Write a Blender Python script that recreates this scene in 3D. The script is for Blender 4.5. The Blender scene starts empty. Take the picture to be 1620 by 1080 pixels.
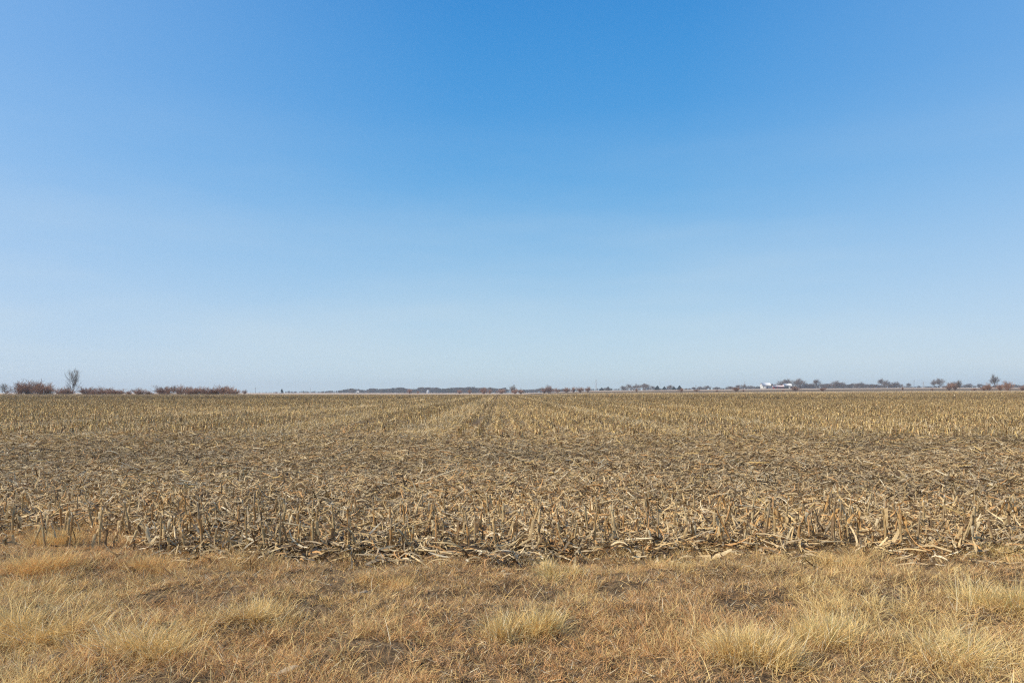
import bpy, math, random
import numpy as np
from math import radians, sin, cos, pi

# ------------------------------------------------------------------ camera, sky, sun
S = bpy.context.scene
C = S.collection
EYE = 1.65
cam_d = bpy.data.cameras.new('camera'); cam = bpy.data.objects.new('camera', cam_d); C.objects.link(cam)
cam.location = (0, 0, EYE); cam.rotation_euler = (radians(90), 0, 0)
cam_d.sensor_width = 36; cam_d.lens = 24.0; cam_d.shift_y = 80.8 / 1620
cam_d.clip_start = 0.05; cam_d.clip_end = 20000
S.camera = cam
S.view_settings.view_transform = 'Standard'; S.view_settings.look = 'None'
S.view_settings.exposure = 0.0; S.view_settings.gamma = 1; S.view_settings.use_curve_mapping = False
S.render.engine = 'CYCLES'
S.cycles.max_bounces = 5; S.cycles.diffuse_bounces = 3; S.cycles.transmission_bounces = 3
S.cycles.transparent_max_bounces = 6; S.cycles.volume_bounces = 0
S.cycles.use_denoising = False; S.cycles.filter_width = 1.2

SUN_EL = radians(47); SUN_AZ = radians(-112)          # azimuth measured from +Y, negative = left of the view
sd = (sin(SUN_AZ) * cos(SUN_EL), cos(SUN_AZ) * cos(SUN_EL), sin(SUN_EL))
W = bpy.data.worlds.new('World'); S.world = W; W.use_nodes = True
nt = W.node_tree; nt.nodes.clear()
def N(t, tree=None, **kw):
    n = (tree or nt).nodes.new(t)
    for k, v in kw.items(): setattr(n, k, v)
    return n
wo = N('ShaderNodeOutputWorld'); bg = N('ShaderNodeBackground'); sky = N('ShaderNodeTexSky', sky_type='NISHITA')
sky.sun_disc = False; sky.sun_elevation = SUN_EL; sky.sun_rotation = SUN_AZ
sky.air_density = 1.0; sky.dust_density = 0.6; sky.ozone_density = 1.5
tc = N('ShaderNodeTexCoord'); sx = N('ShaderNodeSeparateXYZ'); nt.links.new(tc.outputs['Generated'], sx.inputs[0])
def srgb(r, g, b):
    f = lambda c: (c / 255 / 12.92) if c <= 10.3 else ((c / 255 + .055) / 1.055) ** 2.4
    return (f(r), f(g), f(b), 1)
rmp = N('ShaderNodeValToRGB'); nt.links.new(sx.outputs['Z'], rmp.inputs[0])
stops = [(0.0, srgb(206, 227, 238)), (0.06, srgb(196, 222, 239)), (0.15, srgb(163, 207, 240)), (0.27, srgb(108, 180, 235)),
         (0.38, srgb(74, 160, 229)), (0.52, srgb(50, 144, 220)), (0.75, srgb(40, 110, 198)), (1.0, srgb(32, 92, 185))]
rmp.color_ramp.interpolation = 'B_SPLINE'
cr = rmp.color_ramp
cr.elements[0].position = 0; cr.elements[0].color = stops[0][1]
cr.elements[1].position = 1; cr.elements[1].color = stops[-1][1]
for p_, c_ in stops[1:-1]:
    e = cr.elements.new(p_); e.color = c_
def math_n(op, a, b=None, tree=None, clamp=False):
    t = tree or nt
    m = t.nodes.new('ShaderNodeMath'); m.operation = op; m.use_clamp = clamp
    for i, v in enumerate((a, b)):
        if v is None: continue
        if isinstance(v, (int, float)): m.inputs[i].default_value = v
        else: t.links.new(v, m.inputs[i])
    return m.outputs[0]
def mix_n(tree, fac, a, b, blend='MIX'):
    m = tree.nodes.new('ShaderNodeMixRGB'); m.blend_type = blend
    for i, v in enumerate((fac, a, b)):
        if isinstance(v, (int, float)): m.inputs[i].default_value = v
        elif isinstance(v, tuple): m.inputs[i].default_value = v
        else: tree.links.new(v, m.inputs[i])
    return m.outputs[0]
# brighter sky towards the sun's side (left) and a little towards the right, as a clear sky has
left = math_n('POWER', math_n('MULTIPLY', math_n('SUBTRACT', -0.05, sx.outputs['X']), 1.5, clamp=True), 1.3)
right = math_n('MULTIPLY', math_n('SUBTRACT', sx.outputs['X'], 0.22, clamp=True), 0.75)
side = math_n('ADD', math_n('MULTIPLY', left, 0.60), right, clamp=True)
c1 = mix_n(nt, side, rmp.outputs[0], srgb(165, 203, 250))
# very thin high cloud veil, stretched flat
mp = N('ShaderNodeMapping'); mp.inputs['Scale'].default_value = (1.2, 1.2, 7.0); nt.links.new(tc.outputs['Generated'], mp.inputs[0])
nz = N('ShaderNodeTexNoise'); nz.inputs['Scale'].default_value = 1.7; nz.inputs['Detail'].default_value = 4; nt.links.new(mp.outputs[0], nz.inputs['Vector'])
mr = N('ShaderNodeMapRange'); mr.inputs[1].default_value = 0.42; mr.inputs[2].default_value = 0.75; mr.inputs[3].default_value = 0; mr.inputs[4].default_value = 0.45
nt.links.new(nz.outputs[0], mr.inputs[0])
low = math_n('SUBTRACT', 1.0, math_n('MULTIPLY', sx.outputs['Z'], 2.6, clamp=True))
edge_h = math_n('MULTIPLY', math_n('SUBTRACT', math_n('ABSOLUTE', sx.outputs['X']), .15, clamp=True), .9)
veil = math_n('ADD', math_n('MULTIPLY', mr.outputs[0], low), math_n('MULTIPLY', edge_h, math_n('POWER', low, 2.0)), clamp=True)
c2 = mix_n(nt, veil, c1, srgb(216, 229, 236))
nish = mix_n(nt, 1.0, sky.outputs[0], (0.10, 0.10, 0.10, 1), 'MULTIPLY')
c3 = mix_n(nt, 0.12, c2, nish)
nt.links.new(c3, bg.inputs['Color']); bg.inputs['Strength'].default_value = 1.0
nt.links.new(bg.outputs[0], wo.inputs['Surface'])

sl = bpy.data.lights.new('sun', 'SUN'); sl.energy = 5.0; sl.angle = radians(0.53); sl.color = (1.0, 0.91, 0.76)
so = bpy.data.objects.new('sun', sl); C.objects.link(so)
from mathutils import Vector
so.rotation_euler = Vector(sd).to_track_quat('Z', 'Y').to_euler()

# ------------------------------------------------------------------ numpy mesh tools
rng = np.random.default_rng(11); random.seed(5)

def build(name, V, F4=None, F3=None, mat=None, col=None, parent=None, smooth=False, mats=None, midx=None):
    me = bpy.data.meshes.new(name)
    V = np.asarray(V, np.float32).reshape(-1, 3)
    parts = []
    nq = 0 if F4 is None else len(F4); n3 = 0 if F3 is None else len(F3)
    me.vertices.add(len(V)); me.vertices.foreach_set('co', V.ravel())
    loops = np.concatenate([np.asarray(F4, np.int32).ravel() if nq else np.zeros(0, np.int32),
                            np.asarray(F3, np.int32).ravel() if n3 else np.zeros(0, np.int32)])
    starts = np.concatenate([np.arange(nq, dtype=np.int32) * 4, nq * 4 + np.arange(n3, dtype=np.int32) * 3])
    me.loops.add(len(loops)); me.loops.foreach_set('vertex_index', loops)
    me.polygons.add(nq + n3); me.polygons.foreach_set('loop_start', starts)
    if smooth: me.polygons.foreach_set('use_smooth', np.ones(nq + n3, bool))
    for m in (mats or ([mat] if mat else [])): me.materials.append(m)
    if midx is not None: me.polygons.foreach_set('material_index', np.asarray(midx, np.int32))
    me.update(calc_edges=True)
    if col is not None:
        a = me.color_attributes.new('Col', 'FLOAT_COLOR', 'POINT')
        cc = np.ones((len(V), 4), np.float32); cc[:, :3] = col
        a.data.foreach_set('color', cc.ravel())
    o = bpy.data.objects.new(name, me); C.objects.link(o)
    if parent is not None: o.parent = parent
    return o

def ribbons(ctr, side, col):
    """ctr (n,s,3) centre lines, side (n,s,3) half-width vectors, col (n,3) -> V, F4, colours"""
    n, s, _ = ctr.shape
    V = np.stack([ctr - side, ctr + side], 2).reshape(-1, 3)
    b = (np.arange(n) * s * 2)[:, None] + (np.arange(s - 1) * 2)[None]
    F = np.stack([b, b + 1, b + 3, b + 2], -1).reshape(-1, 4)
    return V, F, np.repeat(col, s * 2, 0)

def tubes(ctr, rad, k, col=None):
    """ctr (n,s,3), rad (n,s) -> k-sided tubes with end caps left open at the foot"""
    n, s, _ = ctr.shape
    t = np.gradient(ctr, axis=1); t /= np.linalg.norm(t, axis=-1, keepdims=True) + 1e-9
    ref = np.where(np.abs(t[..., 2:3]) > .9, np.array([1., 0, 0]), np.array([0, 0, 1.]))
    a = np.cross(t, ref); a /= np.linalg.norm(a, axis=-1, keepdims=True) + 1e-9
    b = np.cross(t, a)
    ang = np.arange(k) * 2 * pi / k
    V = ctr[:, :, None] + rad[:, :, None, None] * (a[:, :, None] * np.cos(ang)[:, None] + b[:, :, None] * np.sin(ang)[:, None])
    V = V.reshape(-1, 3)
    base = (np.arange(n) * s * k)[:, None, None] + (np.arange(s - 1) * k)[None, :, None]
    j = np.arange(k)[None, None]; j2 = (j + 1) % k
    F = np.stack([base + j, base + j2, base + k + j2, base + k + j], -1).reshape(-1, 4)
    return V, F, (None if col is None else np.repeat(col, s * k, 0))

class Pile:                      # gathers several vertex/face blocks into ONE mesh
    def __init__(s): s.V = []; s.F = []; s.F3 = []; s.c = []; s.n = 0
    def add(s, V, F, col=None, F3=None):
        V = np.asarray(V, float).reshape(-1, 3)
        s.V.append(V)
        if F is not None and len(F): s.F.append(np.asarray(F) + s.n)
        if F3 is not None and len(F3): s.F3.append(np.asarray(F3) + s.n)
        s.c.append(np.ones((len(V), 3)) * .5 if col is None else np.broadcast_to(col, (len(V), 3)))
        s.n += len(V)
    def make(s, name, mat, parent=None, smooth=False):
        return build(name, np.concatenate(s.V), np.concatenate(s.F) if s.F else None,
                     np.concatenate(s.F3) if s.F3 else None, mat, np.concatenate(s.c), parent, smooth)

def h2(ix, iy, seed):
    v = np.sin(ix * 127.1 + iy * 311.7 + seed * 74.7) * 43758.5453
    return v - np.floor(v)
def vnoise(x, y, sc, seed=0):
    x = np.asarray(x, float) * sc; y = np.asarray(y, float) * sc
    ix = np.floor(x); iy = np.floor(y); fx = x - ix; fy = y - iy
    fx = fx * fx * (3 - 2 * fx); fy = fy * fy * (3 - 2 * fy)
    a = h2(ix, iy, seed); b = h2(ix + 1, iy, seed); c = h2(ix, iy + 1, seed); d = h2(ix + 1, iy + 1, seed)
    return (a * (1 - fx) + b * fx) * (1 - fy) + (c * (1 - fx) + d * fx) * fy
def fbm(x, y, sc, seed=0, o=3):
    t = 0; w = 0
    for k in range(o): t = t + vnoise(x, y, sc * 2 ** k, seed + k * 9) * .5 ** k; w += .5 ** k
    return t / w

# ------------------------------------------------------------------ terrain height
AZ = np.array([700, 830, 950, 1100, 1250, 1400, 1600.]); DD = np.array([150, 420, 480, 1000, 1500.])
ROW = np.array([[632.68, 625.04, 624.51, 622.58, 621.99], [632.68, 625.04, 624.51, 622.58, 621.99],
                [632.68, 623.0, 622.0, 618.6, 617.5], [632.68, 622.5, 621.5, 617.5, 616.3],
                [632.68, 621.4, 620.2, 615.9, 614.4], [632.68, 620.6, 619.2, 614.8, 613.5], [632.68, 620.0, 618.5, 614.3, 613.0]])
ZT = EYE + (620.8 - ROW) * DD[None] / 1080
ZT[:, 0] = 0
def gz(x, y):
    x = np.asarray(x, float); y = np.asarray(y, float)
    yy = np.maximum(y, 1.0)
    az = np.clip(810 + 1080 * x / yy, AZ[0], AZ[-1])
    d = np.clip(yy, DD[0], DD[-1])
    ia = np.clip(np.searchsorted(AZ, az, side='right') - 1, 0, len(AZ) - 2); fa = (az - AZ[ia]) / (AZ[ia + 1] - AZ[ia])
    fa = np.clip(fa, 0, 1)
    idd = np.clip(np.searchsorted(DD, d, side='right') - 1, 0, len(DD) - 2); fd = (d - DD[idd]) / (DD[idd + 1] - DD[idd])
    z = (ZT[ia, idd] * (1 - fa) + ZT[ia + 1, idd] * fa) * (1 - fd) + (ZT[ia, idd + 1] * (1 - fa) + ZT[ia + 1, idd + 1] * fa) * fd
    z = np.where(y < 150, 0, z)
    near = np.clip(1 - y / 40, 0, 1)
    r = (fbm(x, y, .9, 3) - .5) * .10 + (fbm(x, y, 5.0, 4, 2) - .5) * .035
    vg = np.clip((7.6 - y) / .8, 0, 1) * np.clip(y, 0, 1)
    r = r + vg * ((fbm(x, y * 1.3, 2.1, 14, 2) - .5) * .15 + (fbm(x, y, 7.0, 15, 2) - .5) * .05)
    return z + r * near

# ------------------------------------------------------------------ materials
def new_mat(name):
    m = bpy.data.materials.new(name); m.use_nodes = True
    return m, m.node_tree, m.node_tree.nodes['Principled BSDF']
def attr_mat(name, rough=.75, transl=0.0, spec=.25, jitter=.25, scale=60):
    m, t, b = new_mat(name)
    a = t.nodes.new('ShaderNodeAttribute'); a.attribute_name = 'Col'
    tcn = t.nodes.new('ShaderNodeTexCoord'); nzn = t.nodes.new('ShaderNodeTexNoise'); nzn.inputs['Scale'].default_value = scale
    t.links.new(tcn.outputs['Object'], nzn.inputs['Vector'])
    mrn = t.nodes.new('ShaderNodeMapRange'); mrn.inputs[1].default_value = .3; mrn.inputs[2].default_value = .7
    mrn.inputs[3].default_value = 1 - jitter; mrn.inputs[4].default_value = 1 + jitter
    t.links.new(nzn.outputs[0], mrn.inputs[0])
    c = mix_n(t, 1.0, a.outputs['Color'], mrn.outputs[0], 'MULTIPLY')
    t.links.new(c, b.inputs['Base Color']); b.inputs['Roughness'].default_value = rough
    b.inputs['Specular IOR Level'].default_value = spec
    if transl:
        tr = t.nodes.new('ShaderNodeBsdfTranslucent'); t.links.new(c, tr.inputs['Color'])
        ms = t.nodes.new('ShaderNodeMixShader'); ms.inputs[0].default_value = transl
        t.links.new(b.outputs[0], ms.inputs[1]); t.links.new(tr.outputs[0], ms.inputs[2])
        t.links.new(ms.outputs[0], t.nodes['Material Output'].inputs['Surface'])
    return m
def noise_mat(name, cols, scale, rough=.9, stretch=(1, 1, 1), bump=0, bscale=None, detail=6, lo=.35, hi=.65):
    m, t, b = new_mat(name)
    tcn = t.nodes.new('ShaderNodeTexCoord'); mpn = t.nodes.new('ShaderNodeMapping'); mpn.inputs['Scale'].default_value = stretch
    t.links.new(tcn.outputs['Object'], mpn.inputs[0])
    nzn = t.nodes.new('ShaderNodeTexNoise'); nzn.inputs['Scale'].default_value = scale; nzn.inputs['Detail'].default_value = detail
    nzn.inputs['Roughness'].default_value = .65
    t.links.new(mpn.outputs[0], nzn.inputs['Vector'])
    rm = t.nodes.new('ShaderNodeValToRGB'); t.links.new(nzn.outputs[0], rm.inputs[0])
    n = len(cols)
    for i, c in enumerate(cols):
        p = lo + (hi - lo) * i / (n - 1)
        e = rm.color_ramp.elements[0] if i == 0 else (rm.color_ramp.elements[1] if i == n - 1 else rm.color_ramp.elements.new(p))
        e.position = p; e.color = tuple(c) + (1,)
    t.links.new(rm.outputs[0], b.inputs['Base Color']); b.inputs['Roughness'].default_value = rough
    b.inputs['Specular IOR Level'].default_value = .2
    if bump:
        n2 = t.nodes.new('ShaderNodeTexNoise'); n2.inputs['Scale'].default_value = bscale or scale; n2.inputs['Detail'].default_value = 6
        t.links.new(tcn.outputs['Object'], n2.inputs['Vector'])
        bp = t.nodes.new('ShaderNodeBump'); bp.inputs['Strength'].default_value = 1; bp.inputs['Distance'].default_value = bump
        t.links.new(n2.outputs[0], bp.inputs['Height']); t.links.new(bp.outputs[0], b.inputs['Normal'])
    return m

M_grass = attr_mat('dry_grass', .8, .25, .15, .15, 12)
M_litter = attr_mat('corn_residue', .75, .10, .25, .22, 45)
M_stem = attr_mat('corn_stem', .6, 0, .3, .25, 40)
M_husk = attr_mat('corn_husk', .75, .22, .2, .22, 35)
M_bark = attr_mat('bark', .9, 0, .15, .25, 2.5)
M_twig = attr_mat('twigs', .9, 0, .15, .2, 1.0)
M_verge = noise_mat('verge_soil', [(.05, .032, .017), (.12, .078, .040), (.21, .14, .072)], 14, bump=.02, bscale=50)
M_field = None

# field soil: headland litter tone near, golden stubble tone along rows further away
M_field, t, b = new_mat('corn_field_soil')
tcn = t.nodes.new('ShaderNodeTexCoord'); sp = t.nodes.new('ShaderNodeSeparateXYZ'); t.links.new(tcn.outputs['Object'], sp.inputs[0])
def tn(scale, det=6, stretch=None, rgh=.6):
    n = t.nodes.new('ShaderNodeTexNoise'); n.inputs['Scale'].default_value = scale; n.inputs['Detail'].default_value = det; n.inputs['Roughness'].default_value = rgh
    if stretch:
        q = t.nodes.new('ShaderNodeMapping'); q.inputs['Scale'].default_value = stretch
        t.links.new(tcn.outputs['Object'], q.inputs[0]); t.links.new(q.outputs[0], n.inputs['Vector'])
    else: t.links.new(tcn.outputs['Object'], n.inputs['Vector'])
    return n.outputs[0]
def ramp(f, els):
    r = t.nodes.new('ShaderNodeValToRGB'); t.links.new(f, r.inputs[0])
    for i, (p, c) in enumerate(els):
        e = r.color_ramp.elements[0] if i == 0 else (r.color_ramp.elements[1] if i == len(els) - 1 else r.color_ramp.elements.new(p))
        e.position = p; e.color = tuple(c) + (1,)
    return r.outputs[0]
fine = tn(9, 8)
near_c = ramp(fine, [(.35, (.06, .042, .027)), (.5, (.14, .098, .06)), (.65, (.24, .175, .11))])
far_c = ramp(tn(2.2, 9, (1, .6, 1), .75), [(.36, (.085, .055, .028)), (.5, (.20, .135, .065)), (.64, (.34, .245, .12))])
big = ramp(tn(.02, 4, (1, .4, 1)), [(.35, (.82, .80, .78)), (.65, (1.12, 1.1, 1.05))])
far_c = mix_n(t, 1.0, far_c, big, 'MULTIPLY')
mrf = t.nodes.new('ShaderNodeMapRange'); mrf.inputs[1].default_value = 26; mrf.inputs[2].default_value = 60; t.links.new(sp.outputs['Y'], mrf.inputs[0])
t.links.new(mix_n(t, mrf.outputs[0], near_c, far_c), b.inputs['Base Color']); b.inputs['Roughness'].default_value = .95; b.inputs['Specular IOR Level'].default_value = .1
bp = t.nodes.new('ShaderNodeBump'); bp.inputs['Distance'].default_value = .04; t.links.new(fine, bp.inputs['Height']); t.links.new(bp.outputs[0], b.inputs['Normal'])

M_pale = noise_mat('dry_grass_strip', [(.30, .215, .12), (.46, .34, .20), (.58, .44, .27)], .15, stretch=(1, .4, 1))
M_tan = noise_mat('harvested_land', [(.40, .28, .18), (.52, .38, .25), (.60, .45, .31)], .02, stretch=(1, .2, 1))
M_brown = noise_mat('brown_stubble_land', [(.10, .066, .038), (.17, .115, .066), (.23, .16, .09)], .05, stretch=(1, .25, 1))

# ------------------------------------------------------------------ ground sheets
def geo(a, b, r):
    out = [a]; st = r[0]
    while out[-1] < b: out.append(out[-1] + st); st *= r[1]
    out[-1] = b
    return out
ys = [-300, -80, -20, -5] + list(np.arange(0, 2, .5)) + list(np.arange(2, 7, .06)) + list(np.arange(7, 14, .08)) + geo(14, 3300, (.1, 1.045))
ys = sorted(set([round(float(v), 3) for v in ys] + [420., 480., 700., 1000.]))
xp = list(np.arange(0, 9, .09)) + geo(9, 3300, (.1, 1.05))
xs = sorted(set([round(float(v), 3) for v in xp] + [round(-float(v), 3) for v in xp] + [20.0]))
xs = np.array(xs); ys = np.array(ys)
X, Y = np.meshgrid(xs, ys); Z = gz(X, Y)
GV = np.stack([X, Y, Z], -1).reshape(-1, 3); nx = len(xs)
ii, jj = np.meshgrid(np.arange(len(ys) - 1), np.arange(nx - 1), indexing='ij')
q = ii * nx + jj
GF = np.stack([q, q + 1, q + nx + 1, q + nx], -1).reshape(-1, 4)
cx = ((xs[:-1] + xs[1:]) / 2)[None] + np.zeros((len(ys) - 1, 1)); cy = ((ys[:-1] + ys[1:]) / 2)[:, None] + np.zeros((1, nx - 1))
cx = cx.ravel(); cy = cy.ravel()
rgt = cx > 20.0
is_verge = cy < 7; is_corn = (~is_verge) & (cy < np.where(rgt, 420, 700))
def sheet(name, mask, mats, midx=None):
    F = GF[mask]; u, inv = np.unique(F, return_inverse=True)
    o = build(name, GV[u], inv.reshape(-1, 4), None, mats=mats, midx=midx, smooth=True)
    o['kind'] = 'structure'; return o
sheet('grass_verge', is_verge, [M_verge])
sheet('corn_field', is_corn, [M_field])
dm = ~(is_verge | is_corn)
mi = np.where(rgt[dm], np.where(cy[dm] < 480, 0, np.where(cy[dm] < 1000, 2, 1)), 1)
sheet('distant_land', dm, [M_pale, M_tan, M_brown], mi)

def tag(o, label=None, cat=None, group=None, kind=None):
    if label: o['label'] = label
    if cat: o['category'] = cat
    if group: o['group'] = group
    if kind: o['kind'] = kind
    return o
def unit(v): return v / (np.linalg.norm(v, axis=-1, keepdims=True) + 1e-9)
def pick(pal, n, w=None):
    pal = np.array(pal); i = rng.choice(len(pal), n, p=None if w is None else np.array(w) / sum(w))
    return pal[i] * rng.uniform(.8, 1.2, (n, 1))

# ------------------------------------------------------------------ blades
def blades(x, y, z, L, w, lean, phi, col, segs=3, droop=.6, az_tw=None):
    """curved grass blades: lean angle from vertical at the foot, growing by droop towards the tip"""
    n = len(x); s = segs + 1
    tt = np.linspace(0, 1, s)[None]
    ang = lean[:, None] + droop * tt ** 1.3 * rng.uniform(.3, 1.5, (n, 1))
    seg = L[:, None] / segs
    a = ang[:, :-1]
    dh = np.concatenate([np.zeros((n, 1)), np.cumsum(np.sin(a) * seg, 1)], 1)
    dz = np.concatenate([np.zeros((n, 1)), np.cumsum(np.cos(a) * seg, 1)], 1)
    ph = phi[:, None] + (rng.normal(0, .25, (n, 1)) * tt)
    ctr = np.stack([x[:, None] + dh * np.cos(ph), y[:, None] + dh * np.sin(ph), z[:, None] + np.maximum(dz, 0.004 + 0 * dz) - .004], -1)
    tw = rng.uniform(0, pi, n)
    sv = np.stack([np.cos(tw), np.sin(tw), rng.normal(0, .3, n)], -1)[:, None] * (w[:, None] * (1 - tt ** 2 * .85))[..., None] * .5
    return ribbons(ctr, sv, col)

G_GOLD = (.80, .55, .22); G_PALE = (.84, .64, .29); G_ORNG = (.74, .43, .19); G_GREY = (.52, .36, .20); G_BRWN = (.30, .18, .085); G_WHT = (.88, .76, .50)
pile = Pile()
# clumped turf over the verge
def verge_pts(n, y0=2.6, y1=7.25):
    y = rng.uniform(y0, y1, int(n * 1.0)); hw = .84 * y + .7
    keep = rng.uniform(0, 1, len(y)) < hw / (.84 * y1 + .7)
    y = y[keep]; x = rng.uniform(-1, 1, len(y)) * (.84 * y + .7)
    return x, y
def front_edge(x):                  # ragged line where the turf gives way to the stubble
    e = 7.06 + (fbm(x, x * 0 + 3, .8, 21) - .5) * .9 + (vnoise(x, x * 0 + 1, 4.0, 22) - .5) * .35
    return e + np.clip((-x - 2.4) * .42, 0, 1.35) * (.5 + vnoise(x, x * 0 + 7, 1.4, 23))
cxs, cys = verge_pts(48000, y1=9.2)
kp = cys < front_edge(cxs); cxs, cys = cxs[kp], cys[kp]
nb = rng.integers(6, 22, len(cxs))
ci = np.repeat(np.arange(len(cxs)), nb); n = len(ci)
pa = rng.uniform(0, 2 * pi, n); pr = rng.uniform(0, .05, n)
bx = cxs[ci] + pr * np.cos(pa); by = cys[ci] + pr * np.sin(pa)
tall = fbm(cxs, cys, 1.1, 31) + .18 * np.clip(1 - np.abs(cys - front_edge(cxs) + .15) / .5, 0, 1); bare = fbm(cxs, cys, 3.4, 47, 3); kp = rng.uniform(0, 1, len(cxs)) < np.clip((bare - .30) * 7, .2, 1); nb = nb * kp
ci = np.repeat(np.arange(len(cxs)), nb); n = len(ci)
pa = rng.uniform(0, 2 * pi, n); pr = rng.uniform(0, .045, n); bx = cxs[ci] + pr * np.cos(pa); by = cys[ci] + pr * np.sin(pa)
hgt = (.030 + .07 * np.clip((tall - .38) * 2.4, 0, 1) ** 1.2 + .05 * np.clip((-cxs - 1.2) / 3, 0, 1) * np.clip((5.6 - cys) / 2, 0, 1)) * rng.uniform(.7, 1.35, len(cxs))
hgt *= np.where(bare < .36, .45, 1)
lean0 = rng.uniform(.3, 1.15, len(cxs)); cphi = fbm(cxs, cys, .7, 52) * 4 * pi
L = hgt[ci] * rng.uniform(.6, 1.5, n) * 1.25
wdt = rng.uniform(.0024, .0046, n)
orange = fbm(cxs, cys, .75, 61); dead = fbm(cxs, cys, 1.6, 71)
pals = np.array([G_GOLD, G_PALE, G_ORNG, G_GREY, G_BRWN, G_WHT])
wgt = np.stack([.9 + 0 * orange, .35 + 2.2 * np.clip(tall - .45, 0, 1) * 3, np.clip((orange - .42) * 11, 0.15, 3.2), np.clip((dead - .40) * 4, .15, 1.5),
                np.clip((dead - .40) * 5, .2, 1.4) + (bare < .36) * 1.0, .12 + 0 * dead], -1)
wgt /= wgt.sum(1, keepdims=True); cw = np.cumsum(wgt, 1)
idx = (rng.uniform(0, 1, (n, 1)) > cw[ci]).sum(1).clip(0, 5)
col = pals[idx] * rng.uniform(.75, 1.2, (n, 1))
phi = np.where(rng.uniform(0, 1, n) < .75, pa, cphi[ci] + rng.normal(0, .9, n))
bz = gz(bx, by)
V, F, cc = blades(bx, by, bz, L, wdt, lean0[ci] * rng.uniform(.3, 1.5, n), phi, col, 3, 1.3)
pile.add(V, F, cc)
# matted, lying thatch between the clumps
x, y = verge_pts(380000, y1=9.0); k = (y < front_edge(x) + .15) & (rng.uniform(0, 1, len(x)) < np.clip((fbm(x, y, 3.4, 47, 3) - .24) * 7, .35, 1)); x, y = x[k], y[k]; n = len(x)
V, F, cc = blades(x, y, gz(x, y) + rng.uniform(0, .022, n), rng.uniform(.03, .10, n), rng.uniform(.0022, .0045, n), rng.uniform(.7, 1.5, n),
                  rng.uniform(0, 2 * pi, n), pick([G_GREY, G_BRWN, G_ORNG, G_GOLD, G_WHT], n, [3, 2.0, 2.4, 2.6, .7]), 2, .1)
pile.add(V, F, cc)
# long straggling straws, mostly in the near left corner and along the right edge
x, y = verge_pts(30000, y1=7.0); n = len(x)
pr_ = .12 + 1.3 * np.clip((-x - .9) / 2.2, 0, 1) * np.clip((6.0 - y) / 1.5, 0, 1) + .5 * np.clip((x - 2.0) / 1.5, 0, 1) * np.clip((6.0 - y), 0, 1)
k = rng.uniform(0, 1, n) < pr_ * np.clip((fbm(x, y, 1.5, 81) - .35) * 5, .1, 1); x, y = x[k], y[k]; n = len(x)
V, F, cc = blades(x, y, gz(x, y), rng.uniform(.10, .28, n), rng.uniform(.0026, .0046, n), rng.uniform(.5, 1.4, n), rng.uniform(0, 2 * pi, n),
                  pick([G_GOLD, G_PALE, G_WHT, G_GREY], n, [3, 4, 1, 1]), 4, .7)
pile.add(V, F, cc)
tag(pile.make('verge_grass', M_grass), 'short tan and orange winter grass matted over the near verge', 'grass', kind='stuff')

# ------------------------------------------------------------------ grass tufts (each a thing)
def P(px, d):
    x = (px - 810) / 1080 * d
    return x, d, float(gz(x, d))
def tuft(px, row, wpx, hm, nbl, cols, wts, label, lean=(.0, 1.15)):
    d = EYE * 1080 / (row - 620.8); x0, y0, z0 = P(px, d); R = wpx / 1080 * d / 2
    n = int(nbl * .85); k = 6; ca = rng.uniform(0, 2 * pi, k); crr = R * rng.uniform(.05, .62, k); cl = rng.uniform(.1, .9, k); cp = ca + rng.normal(0, .8, k); ch = rng.uniform(.55, 1.15, k)
    g = rng.choice(k, n, p=(lambda q: q / q.sum())(rng.uniform(.4, 1.6, k)))
    rr = np.abs(rng.normal(0, .26, n)) * R; ra = rng.uniform(0, 2 * pi, n)
    x = x0 + crr[g] * np.cos(ca[g]) + rr * np.cos(ra); y = y0 + (crr[g] * np.sin(ca[g]) + rr * np.sin(ra)) * .8
    ln = np.abs(cl[g] * (lean[1] / 1.2) + rng.normal(0, .38, n)) + lean[0]
    phi = np.where(rng.uniform(0, 1, n) < .55, cp[g] + rng.normal(0, .7, n), ra + rng.normal(0, .6, n))
    V, F, cc = blades(x, y, gz(x, y), hm * rng.uniform(.35, 1.2, n) * ch[g], rng.uniform(.0024, .0044, n), ln, phi, pick(cols, n, wts), 4, .8)
    V = V - np.array([x0, y0, z0])
    o = build('grass_tuft', V, F, None, M_grass, cc); o.location = (x0, y0, z0)
    tag(o, label, 'grass tuft', 'tufts of longer grass on the verge')
GP = [G_PALE, G_GOLD, G_WHT, (.52, .48, .22)]
tuft(1178, 1046, 190, .27, 3800, GP, [5, 3, 1, .5], 'dense pale yellow mound of long grass nearest the camera, right of centre')
tuft(822, 1004, 150, .22, 2000, GP, [4, 3, 1, 1], 'loose pale grass tuft alone near the middle of the verge')
tuft(1310, 1012, 175, .21, 2200, GP, [4, 3, 1, 1.4], 'spreading greenish straw tuft just behind and right of the dense mound')
tuft(1590, 965, 190, .28, 2600, GP, [4, 3, 1, 1.6], 'tall arching grass tuft at the right edge of the verge', (.1, 1.3))
tuft(1500, 1050, 220, .24, 2000, GP, [3, 3, 1, 1.4], 'sprawling thin grass tuft in the near right corner', (.3, 1.4))
tuft(45, 1010, 230, .28, 2600, GP, [4, 4, 1, .4], 'long golden grass tuft at the left edge of the verge', (.2, 1.3))
tuft(250, 1030, 230, .24, 2400, GP, [4, 4, 1, .4], 'wide golden grass tuft in the near left part of the verge', (.2, 1.3))
tuft(420, 985, 180, .17, 1700, GP, [4, 4, 1, .4], 'low golden grass tuft between the left corner and the middle', (.2, 1.3))
tuft(40, 905, 150, .26, 2000, [G_GOLD, G_ORNG, G_PALE], [4, 2, 2], 'tall orange tan tuft where the verge meets the stubble at far left', (.1, 1.2))
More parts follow.
